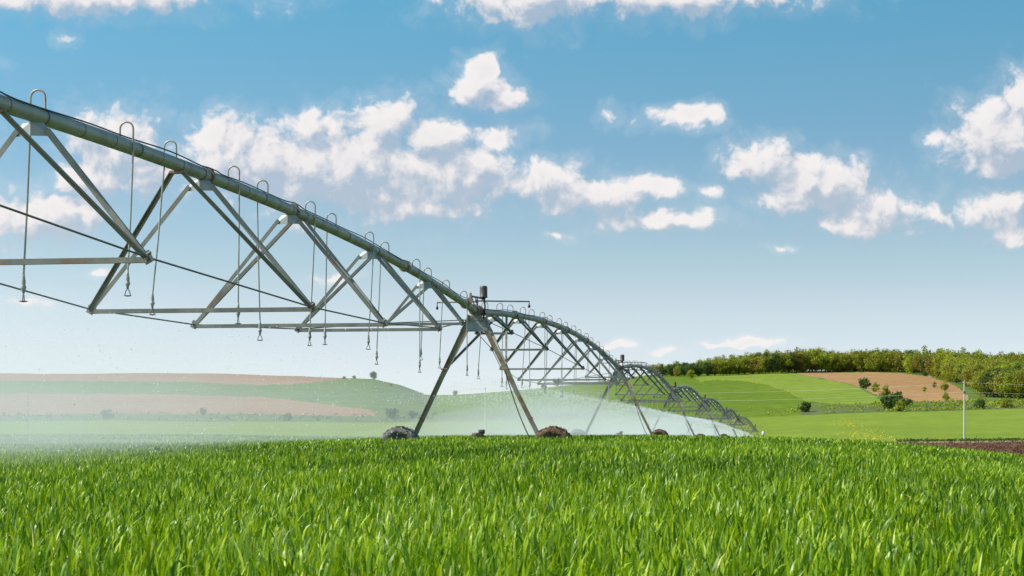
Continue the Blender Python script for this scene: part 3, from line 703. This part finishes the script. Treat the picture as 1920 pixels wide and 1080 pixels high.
def tree_proto(name, mat, seed, H, rx, trunk, nleaf, leaf):
    root = empty(name); rz = (H - trunk) / 2
    c = crown_mesh('crown', mat, seed, rx, rz, trunk + rz, 42, nleaf, leaf, low=-.95); link(c, root)
    m = MB(); m.tube([(0, 0, -.3), (.05, 0, trunk * .6), (.1, .05, trunk + rz * .6)], [.24, .18, .08], 7)
    rr = random.Random(seed)
    for k in range(6):
        q = rr.uniform(0, 6.28); z0 = trunk * rr.uniform(.6, 1.1); m.tube([(.05, 0, z0), (math.cos(q) * rx * .35, math.sin(q) * rx * .35, z0 + rz * .5), (math.cos(q) * rx * .65, math.sin(q) * rx * .65, z0 + rz * .9)], [.10, .07, .03], 6)
    m.build('trunk', M_BARK, root)
    return root
protos = {}
for kind in ('olive', 'rusty', 'bright', 'dark'):
    protos[kind] = [tree_proto('tree', M_LEAF[kind], 31 + 7 * j + hash(kind) % 5 * 0 + len(kind) * 13, 9.5, 4.7 + .4 * j, .3, 3600, .27) for j in range(3 if kind in ('olive', 'rusty') else 2)]
bush_protos = [tree_proto('bush', M_LEAF[k], 91 + j, 4.4, 2.2, -.7, 900, .25) for j, k in enumerate(('dark', 'olive', 'dark'))]
used = set()
def plant(proto, X, Y, s, label, cat, group=None, name=None, sz=1.):
    if proto.name in used: r = copy_tree(proto)
    else: r = proto; used.add(proto.name)
    if name: r.name = name
    r.location = (X, Y, gz(X, Y) - .1); r.rotation_euler = (0, 0, random.uniform(0, 6.28)); r.scale = (s, s, s * sz)
    for k in ('group',):
        if k in r.keys(): del r[k]
    tag(r, label, cat, group); return r
LBL = {'olive': 'olive green tree in the wood along the right-hand ridge', 'rusty': 'rusty brown-green tree in the wood along the right-hand ridge',
       'bright': 'bright yellow-green tree in the wood along the right-hand ridge', 'dark': 'dark green tree in the wood along the right-hand ridge'}
EDGE = [(1225, 706), (1300, 706), (1400, 701), (1500, 698), (1600, 697), (1700, 699), (1750, 706), (1790, 718), (1820, 727), (1850, 745), (1900, 748), (1960, 748), (2150, 740)]
ex_, ey_ = zip(*EDGE)
cand = []
for row_i in range(9):
    x = 1222 + random.uniform(0, 15)
    while x < 2080:
        ye = float(np.interp(x, ex_, ey_)); yr = float(np.interp(x, [1220, 1450, 1640, 1920], [702, 695, 695, 697]))
        f = row_i / 8.; y = ye + (yr - 1.0 - ye) * f + random.uniform(-1.2, 1.2) * (row_i > 0)
        if row_i in (0, 4, 8) or (ye - yr) / 8. > 1.6:
            cand.append((x, min(y, ye), row_i))
        x += random.uniform(11, 19)
for (x, y, ri) in cand:
    X, Y, z = at_px(x, max(y, float(np.interp(x, [1220, 1450, 1640, 1920], [702, 695, 695, 697])) + 1.5))
    kind = random.choices(('olive', 'rusty', 'bright', 'dark'), (.50, .20, .20, .10))[0]
    if x < 1330 and random.random() < .5: kind = 'dark'
    s = random.uniform(.85, 1.15) * float(np.interp(x, [1230, 1300, 1400, 1500, 1750, 1950], [.62, .78, 1.02, 1.22, 1.25, 1.2])) * float(np.interp(Y, [600, 800, 1000], [.78, .9, 1.]))
    plant(random.choice(protos[kind]), X, Y, s, LBL[kind], 'tree', 'trees of the wood on the ridge')
def spot(x, yb, hpx, label, kind='bush', pk=None, sz=1.0, name=None):
    X, Y, z = at_px(x, yb); hm = hpx / FPX * Y
    p = (bush_protos[pk if pk is not None else 0] if kind == 'bush' else random.choice(protos[pk or 'dark']))
    s = hm / (4.4 if kind == 'bush' else 9.5)
    plant(p, X, Y, s, label, 'bush' if kind == 'bush' else 'tree', name=name, sz=sz)
spot(1510, 772, 23, 'lone round dark bush at the lower end of the light green hillside field', pk=0)
spot(1621, 729, 25, 'taller bush on the left edge of the sandy field', pk=0)
spot(1641, 734, 18, 'pale open bush just right of the taller one on the sandy field edge', pk=1)
spot(1660, 746, 20, 'thin upright bush above the dark thicket below the sandy field', pk=1, sz=1.3)
spot(1666, 767, 33, 'broad dark bush on the left of the thicket below the sandy field', pk=0)
spot(1682, 755, 24, 'dark bush at the back of the thicket below the sandy field', pk=2)
spot(1687, 770, 22, 'small mid-green bush in front of the thicket below the sandy field', pk=1)
spot(1700, 762, 22, 'dark spreading bush on the right of the thicket below the sandy field', pk=2, sz=.8)
spot(1771, 732, 17, 'small round tree standing on bare soil at the right of the sandy field', 'tree', 'bright')
spot(1733, 733, 9, 'tiny scrub bush in the middle of the sandy field', pk=1)
spot(1752, 726, 9, 'tiny sapling high on the sandy field', pk=1, sz=1.3)
spot(1774, 750, 14, 'slim young bush near the lower right corner of the sandy field', pk=1, sz=1.2)
spot(1837, 767, 24, 'dense round green bush just right of the pale pole', pk=0)
spot(1888, 766, 22, 'open bush on the grassy bank near the right photo edge', pk=1)
spot(1735, 705, 14, 'small dark tree at the foot of the wood by the white board', 'tree', 'dark')
spot(200, 786, 23, 'round dark bush on the bank, largest on the left hill foot', pk=0)
spot(381, 779, 13, 'tiny lone tree on the edge of the left ploughed field', pk=2, sz=1.3)
spot(540, 789, 17, 'small round bush on the bank left of the tower', pk=2)
spot(162, 791, 9, 'low flat shrub on the bank left of the largest bush', pk=1, sz=.6)
spot(700, 711.5, 16, 'round tree on top of the left hill\'s green shoulder', 'tree', 'dark')
spot(664, 710.5, 8, 'low bush on the left hilltop beside the round tree', pk=0)
spot(645, 711, 7, 'smallest low bush on the left hilltop', pk=0)
spot(733, 724, 7, 'small bush on the sloping end of the left hill', pk=0)
spot(735, 783, 28, 'broad hazy bush at the foot of the left hill beside the tower leg', pk=0, sz=.8)
spot(775, 783, 18, 'lower hazy bush just right of the broad one by the tower leg', pk=2, sz=.8)
spot(853, 742, 11, 'small far tree in the dip between the left and middle hills', 'tree', 'dark')
spot(1045, 725, 17, 'dark broad tree on the middle hilltop behind the second span', 'tree', 'dark')
spot(1018, 727, 9, 'low bush left of the dark tree on the middle hilltop', pk=0)
spot(1150, 716, 14, 'dark low tree behind the second tower on the hill', 'tree', 'dark')
spot(1295, 709, 17, 'bright green bush in front of the wood\'s left end', 'tree', 'bright')
for plist in protos.values():
    for p in plist:
        if p.name not in used:
            for c in list(p.children): bpy.data.objects.remove(c)
            bpy.data.objects.remove(p)
# low weeds along the soil edge and on the bank, yellow flowers in the far field
def scatter_tufts(name, pts, size, mat, label, cat):
    r = rng; n = len(pts); V_ = []
    X = pts[:, 0]; Y = pts[:, 1]; z = ground(X, Y)
    k = 10
    X = np.repeat(X, k) + r.normal(0, size * .5, n * k); Y = np.repeat(Y, k) + r.normal(0, size * .5, n * k); z = np.repeat(z, k) + np.abs(r.normal(0, size * .45, n * k)) + .02
    m = n * k; a_ = r.normal(0, 1, (m, 3)); a_ /= np.linalg.norm(a_, axis=1)[:, None]; b_ = np.cross(a_, r.normal(0, 1, (m, 3))); b_ /= np.linalg.norm(b_, axis=1)[:, None]
    s_ = size * .28 * r.uniform(.5, 1.4, m)[:, None]; p = np.stack([X, Y, z], 1)
    V_ = np.stack([p - a_ * s_, p - b_ * s_, p + a_ * s_, p + b_ * s_], 1).reshape(-1, 3)
    o = np_mesh(name, V_, np.arange(4 * m).reshape(-1, 4), [mat], np.repeat(r.random(m), 4)); link(o); tag(o, label, cat, kind='stuff'); return o
def pxpts(n, fx, fz):
    Z = fz(n); x = fx(n); return np.stack([(x - 960) / FPX * Z, Z], 1)
scatter_tufts('field_edge_weeds', pxpts(420, lambda n: rng.uniform(1680, 2100, n), lambda n: rng.normal(252, 1.6, n)), .34, M_LEAF['dark'], 'low weeds along the far edge of the brown soil', 'weeds')
scatter_tufts('soil_clods', pxpts(2600, lambda n: rng.uniform(1640, 2150, n), lambda n: rng.uniform(62, 235, n)), .16, M_SOIL, 'clods of earth on the brown ploughed soil', 'clods')
scatter_tufts('bank_scrub', pxpts(1100, lambda n: 2150 - np.abs(rng.normal(0, 260, n)), lambda n: rng.uniform(561, 606, n)), .95, M_LEAF['olive'], 'rough scrub covering the bank below the hill fields', 'scrub')
scatter_tufts('hill_scrub', pxpts(160, lambda n: rng.uniform(-200, 860, n), lambda n: rng.uniform(562, 604, n)), .8, M_LEAF['dark'], 'rough scrub along the foot of the left hill', 'scrub')
M_YEL = plain('yellow_flower', (.55, .45, .02), .7)
fl = []
for _ in range(240):
    y = random.uniform(783, 829); c = 1580 + (y - 783) * 1.2; x = random.gauss(c, 12 + (y - 783) * .45)
    fl.append((x, y))
Zf = np.linspace(250, 560, 600); pts = []
for x, y in fl:
    yy = HOR - (ground((x - 960) / FPX * Zf, Zf) - CZ) / Zf * FPX; k = int(np.argmin(abs(yy - y))); pts.append(((x - 960) / FPX * Zf[k], Zf[k]))
for _ in range(260):
    t_ = random.random(); x = np.interp(t_, [0, .3, .6, 1], [1300, 1400, 1450, 1507]); y = np.interp(x, [1300, 1340, 1400, 1440, 1480, 1507], [717, 711.5, 714, 722, 735, 751])
    X_, Y_, _z = at_px(x, y + random.gauss(0, .8)); pts.append((X_, Y_))
scatter_tufts('yellow_flowers', np.array(pts), .26, M_YEL, 'yellow flowering weeds in the light green far field', 'flowers')

# small white things far off
X, Y, z = at_px(1743, 711)
t = empty('white_board', (X, Y, z)); tag(t, 'tiny white board standing at the foot of the wood above the sandy field', 'board')
MB().box((0, 0, 1.2), (1.3, .06, 1.0)).build('panel', M_WHITE, t); MB().tube([(0, .06, -.2), (0, .06, 1.5)], .05, 6).build('post', M_BARK, t)
Zp = 120; Xp = (1431 - 960) / FPX * Zp; zp = gz(Xp, Zp)
t = empty('marker_post', (Xp, Zp, zp)); tag(t, 'small pale marker post just beyond the crop right of the last tower', 'marker post')
zt = CZ - (809 - HOR) / FPX * Zp - zp
MB().tube([(0, 0, -.2), (0, 0, zt - .2)], .035, 8).build('post', M_CONCW, t); MB().lathe([(0, 0), (.08, 0), (.1, .06), (.09, .26), (0, .3)], (0, 0, zt - .28), n=10).build('cap', M_WHITE, t)

# ------------------------------------------------------------------ the water
def volume_mat(name, density_fn, aniso=-.05, col=(1.0, 1.0, 1.0)):
    def f(N, out):
        v = N.n('ShaderNodeVolumePrincipled'); v.inputs['Color'].default_value = (*col, 1); v.inputs['Anisotropy'].default_value = aniso
        N.put(v.inputs['Density'], density_fn(N)); N.t.links.new(v.outputs[0], out.inputs['Volume'])
    return material(name, f)
def spray_volume(name, P, side, d, u0, u1, ztop, wl, wr, dens, label, mat):
    """prism along a span: across the line, a tent with its crest at the nozzles"""
    vs_ = []; n = 12
    for k in range(n + 1):
        u = u0 + (u1 - u0) * k / n; c = P(u); g = gz(c.x, c.y)
        cz_ = ztop(u)
        for (o_, zz) in ((-wl, g - .1), (-wl, g + .5 * (cz_ - g)), (-wl * .5, cz_), (0.3, cz_), (wr, g + .5 * (cz_ - g)), (wr, g - .1)):
            p = c + side * o_; vs_.append((p.x, p.y, zz))
    m = 6; fs = []
    for k in range(n):
        for j in range(m): fs.append((k * m + j, k * m + (j + 1) % m, (k + 1) * m + (j + 1) % m, (k + 1) * m + j))
    fs += [tuple(range(m - 1, -1, -1)), tuple(n * m + j for j in range(m))]
    o = MB().add(vs_, fs).build(name, mat); tag(o, label, 'water spray', kind='stuff'); return o
def near_density(N):
    v = geopos(N); s = N.n('ShaderNodeSeparateXYZ'); N.put(s.inputs[0], v)
    top = N.maprange(s.outputs[2], 3.5, 2.0, 0, 1, True)
    # signed distance to the pipe line, to the left positive
    lx = N.math('SUBTRACT', N.math('MULTIPLY_ADD', s.outputs[1], .1536, -8.1 + .0), s.outputs[0])
    lx = N.math('SUBTRACT', lx, N.math('MINIMUM', N.maprange(s.outputs[1], 22, 42, -1.8, 3.6), N.maprange(s.outputs[1], 48, 54, 3.6, -4.)))
    lat = N.maprange(lx, 0, 4.0, 0, 1, True)
    ns = N.maprange(N.noise(v, .16, 3, .6), .3, .75, .45, 1.5)
    dn = N.math('MULTIPLY', N.math('MULTIPLY', top, lat), ns)
    return N.math('MULTIPLY', dn, .0185)
M_SPRAYN = volume_mat('near_spray', near_density)
def far_density(N):
    v = geopos(N)
    s = N.n('ShaderNodeSeparateXYZ'); N.put(s.inputs[0], v)
    fade = N.maprange(s.outputs[1], 50, 74, 0, 1, True)
    return N.math('MULTIPLY', fade, N.maprange(N.noise(N.vec('MULTIPLY', v, (1, 1, .45)), .5, 4, .7), .33, .67, .006, .050))
M_SPRAYF = volume_mat('far_spray', far_density)
# the near span's mist, drifting off to the left
gb = -.9
vs_ = [(-13, 16, gb), (-1.5, 47, gb), (-20, 62, gb), (-40, 62, gb), (-26, 16, gb)]; vs_ = vs_ + [(x, y, 3.4) for x, y, _ in vs_]
vs_ = [(-4.6, 18, gb), (.9, 50, gb), (5, 74, gb), (-38, 74, gb), (-16, 18, gb)]; vs_ = vs_ + [(x, y, 3.7) for x, y, _ in vs_]
o = MB().add(vs_, [(4, 3, 2, 1, 0), (5, 6, 7, 8, 9)] + [(k, (k + 1) % 5, 5 + (k + 1) % 5, 5 + k) for k in range(5)]).build('water_mist', M_SPRAYN)
tag(o, 'fine mist drifting left under the nearest pipe span', 'water mist', kind='stuff')
# the dense curtain under the farther spans, one body of water
vs_ = []; n = 40; ln = 6
for k in range(n + 1):
    q = .06 + k / n * 5.9; i = min(int(q), 5); u = q - i
    _, Pf, sd, dd, _o = spans[i + 1]; c = Pf(u); g = gz(c.x, c.y)
    base_z = TW[i][2] + (TW[i + 1][2] - TW[i][2]) * u - 3.99
    zt = base_z + 2.28 + .1 * math.sin(k * 2.1)
    f = min(1, k / 3. + .15)
    for (o_, zz) in ((-7.5, g - .2), (-7.0, base_z + 1.0), (-3., zt - .25), (-.5, zt), (.7, base_z + 1.2), (1.0, g - .2)):
        p = c + sd * o_; vs_.append((p.x, p.y, g - .2 + (zz - g + .2) * f))
fs = []
for k in range(n):
    for j in range(ln): fs.append((k * ln + j, k * ln + (j + 1) % ln, (k + 1) * ln + (j + 1) % ln, (k + 1) * ln + j))
fs += [tuple(range(ln - 1, -1, -1)), tuple(n * ln + j for j in range(ln))]
o = MB().add(vs_, fs).build('water_spray', M_SPRAYF); tag(o, 'white curtain of irrigation spray under the farther pipe spans', 'water spray', kind='stuff')
# drops of water thrown from the nozzles
def dropmat(N, out):
    g = N.n('ShaderNodeBsdfPrincipled'); g.inputs['Base Color'].default_value = (.95, .97, 1, 1); g.inputs['Roughness'].default_value = .3
    tr = N.n('ShaderNodeBsdfTranslucent'); tr.inputs[0].default_value = (1, 1, 1, 1)
    mx = N.n('ShaderNodeMixShader'); mx.inputs[0].default_value = .6
    N.t.links.new(g.outputs[0], mx.inputs[1]); N.t.links.new(tr.outputs[0], mx.inputs[2]); N.t.links.new(mx.outputs[0], out.inputs[0])
M_DROPLET = material('water_drop', dropmat)
def droplets():
    src = []
    for y, s_, ex, ey, eZ in [(y_, 0, 0, 0, 0) for y_ in (17, 19.2, 21.67, 23.35, 25.9, 27.5, 30.1, 31.7, 34.4, 35.95, 38.8, 40.3, 42.5)]:
        src.append((TW[0][0] - .1536 * (46.6 - y), y, 2.35, 260, .0028))
    for i in range(6):
        _, Pf, sd, dd, _o = spans[i + 1]
        for k in range(18):
            u = .035 + .93 * k / 17; c = Pf(u); src.append((c.x, c.y, TW[i][2] + (TW[i + 1][2] - TW[i][2]) * u - 3.99 + 2.2, 700 if i < 3 else 250, .0040 * (1 + .35 * i)))
    Ps = []; Ss = []
    for x, y, z, n, r in src:
        a_ = rng.uniform(0, 2 * np.pi, n); tt = rng.uniform(0, 1, n) ** .7 * .85; v0 = 6.8 * rng.uniform(.6, 1.05, n)
        rad = v0 * tt * (1 - .3 * tt); vz = rng.uniform(-.2, .9, n)
        zz = z + vz * tt - 4.6 * tt * tt * .75
        X = x + np.cos(a_) * rad * .75 - 1.2 * tt; Y = y + np.sin(a_) * rad
        ok = zz > ground(X, Y) + .3
        Ps.append(np.stack([X, Y, zz], 1)[ok]); Ss.append(np.full(ok.sum(), r) * rng.uniform(.5, 1.4, ok.sum()))
    for x, y, z, n, r in src[13:]:                       # the flat fans right at the splash plates
        n = 420 if y < 190 else 120; a_ = rng.uniform(0, 2 * np.pi, n); rad = 2.6 * rng.uniform(0, 1, n) ** .8
        zz = z + .05 - .10 * rad - .05 * rad ** 2 + rng.normal(0, .05, n)
        Ps.append(np.stack([x + np.cos(a_) * rad - .1 * rad, y + np.sin(a_) * rad, zz], 1)); Ss.append(np.full(n, r * 2.0) * rng.uniform(.5, 1.4, n))
    # loose drops carried left by the wind
    n = 1000; Z = rng.uniform(9, 30, n); px = rng.uniform(-100, 760, n); Xs = (px - 960) / FPX * Z; zs = rng.uniform(.4, 1., n) * 0 + CZ + (HOR - rng.uniform(610, 850, n)) / FPX * Z
    Ps.append(np.stack([Xs, Z, zs], 1)); Ss.append(rng.uniform(.0018, .0055, n))
    P_ = np.concatenate(Ps); S_ = np.concatenate(Ss)[:, None, None]
    oct_ = np.array([(1, 0, 0), (-1, 0, 0), (0, 1, 0), (0, -1, 0), (0, 0, 1.25), (0, 0, -1.25)])
    V_ = (P_[:, None, :] + oct_[None] * S_).reshape(-1, 3)
    f = np.array([(0, 2, 4), (2, 1, 4), (1, 3, 4), (3, 0, 4), (2, 0, 5), (1, 2, 5), (3, 1, 5), (0, 3, 5)])
    F_ = (np.arange(len(P_))[:, None, None] * 6 + f[None]).reshape(-1, 3)
    o = np_mesh('water_drops', V_, F_, [M_DROPLET], smooth=True); link(o); tag(o, 'flying drops of water thrown from the sprinklers', 'water drops', kind='stuff')
droplets()
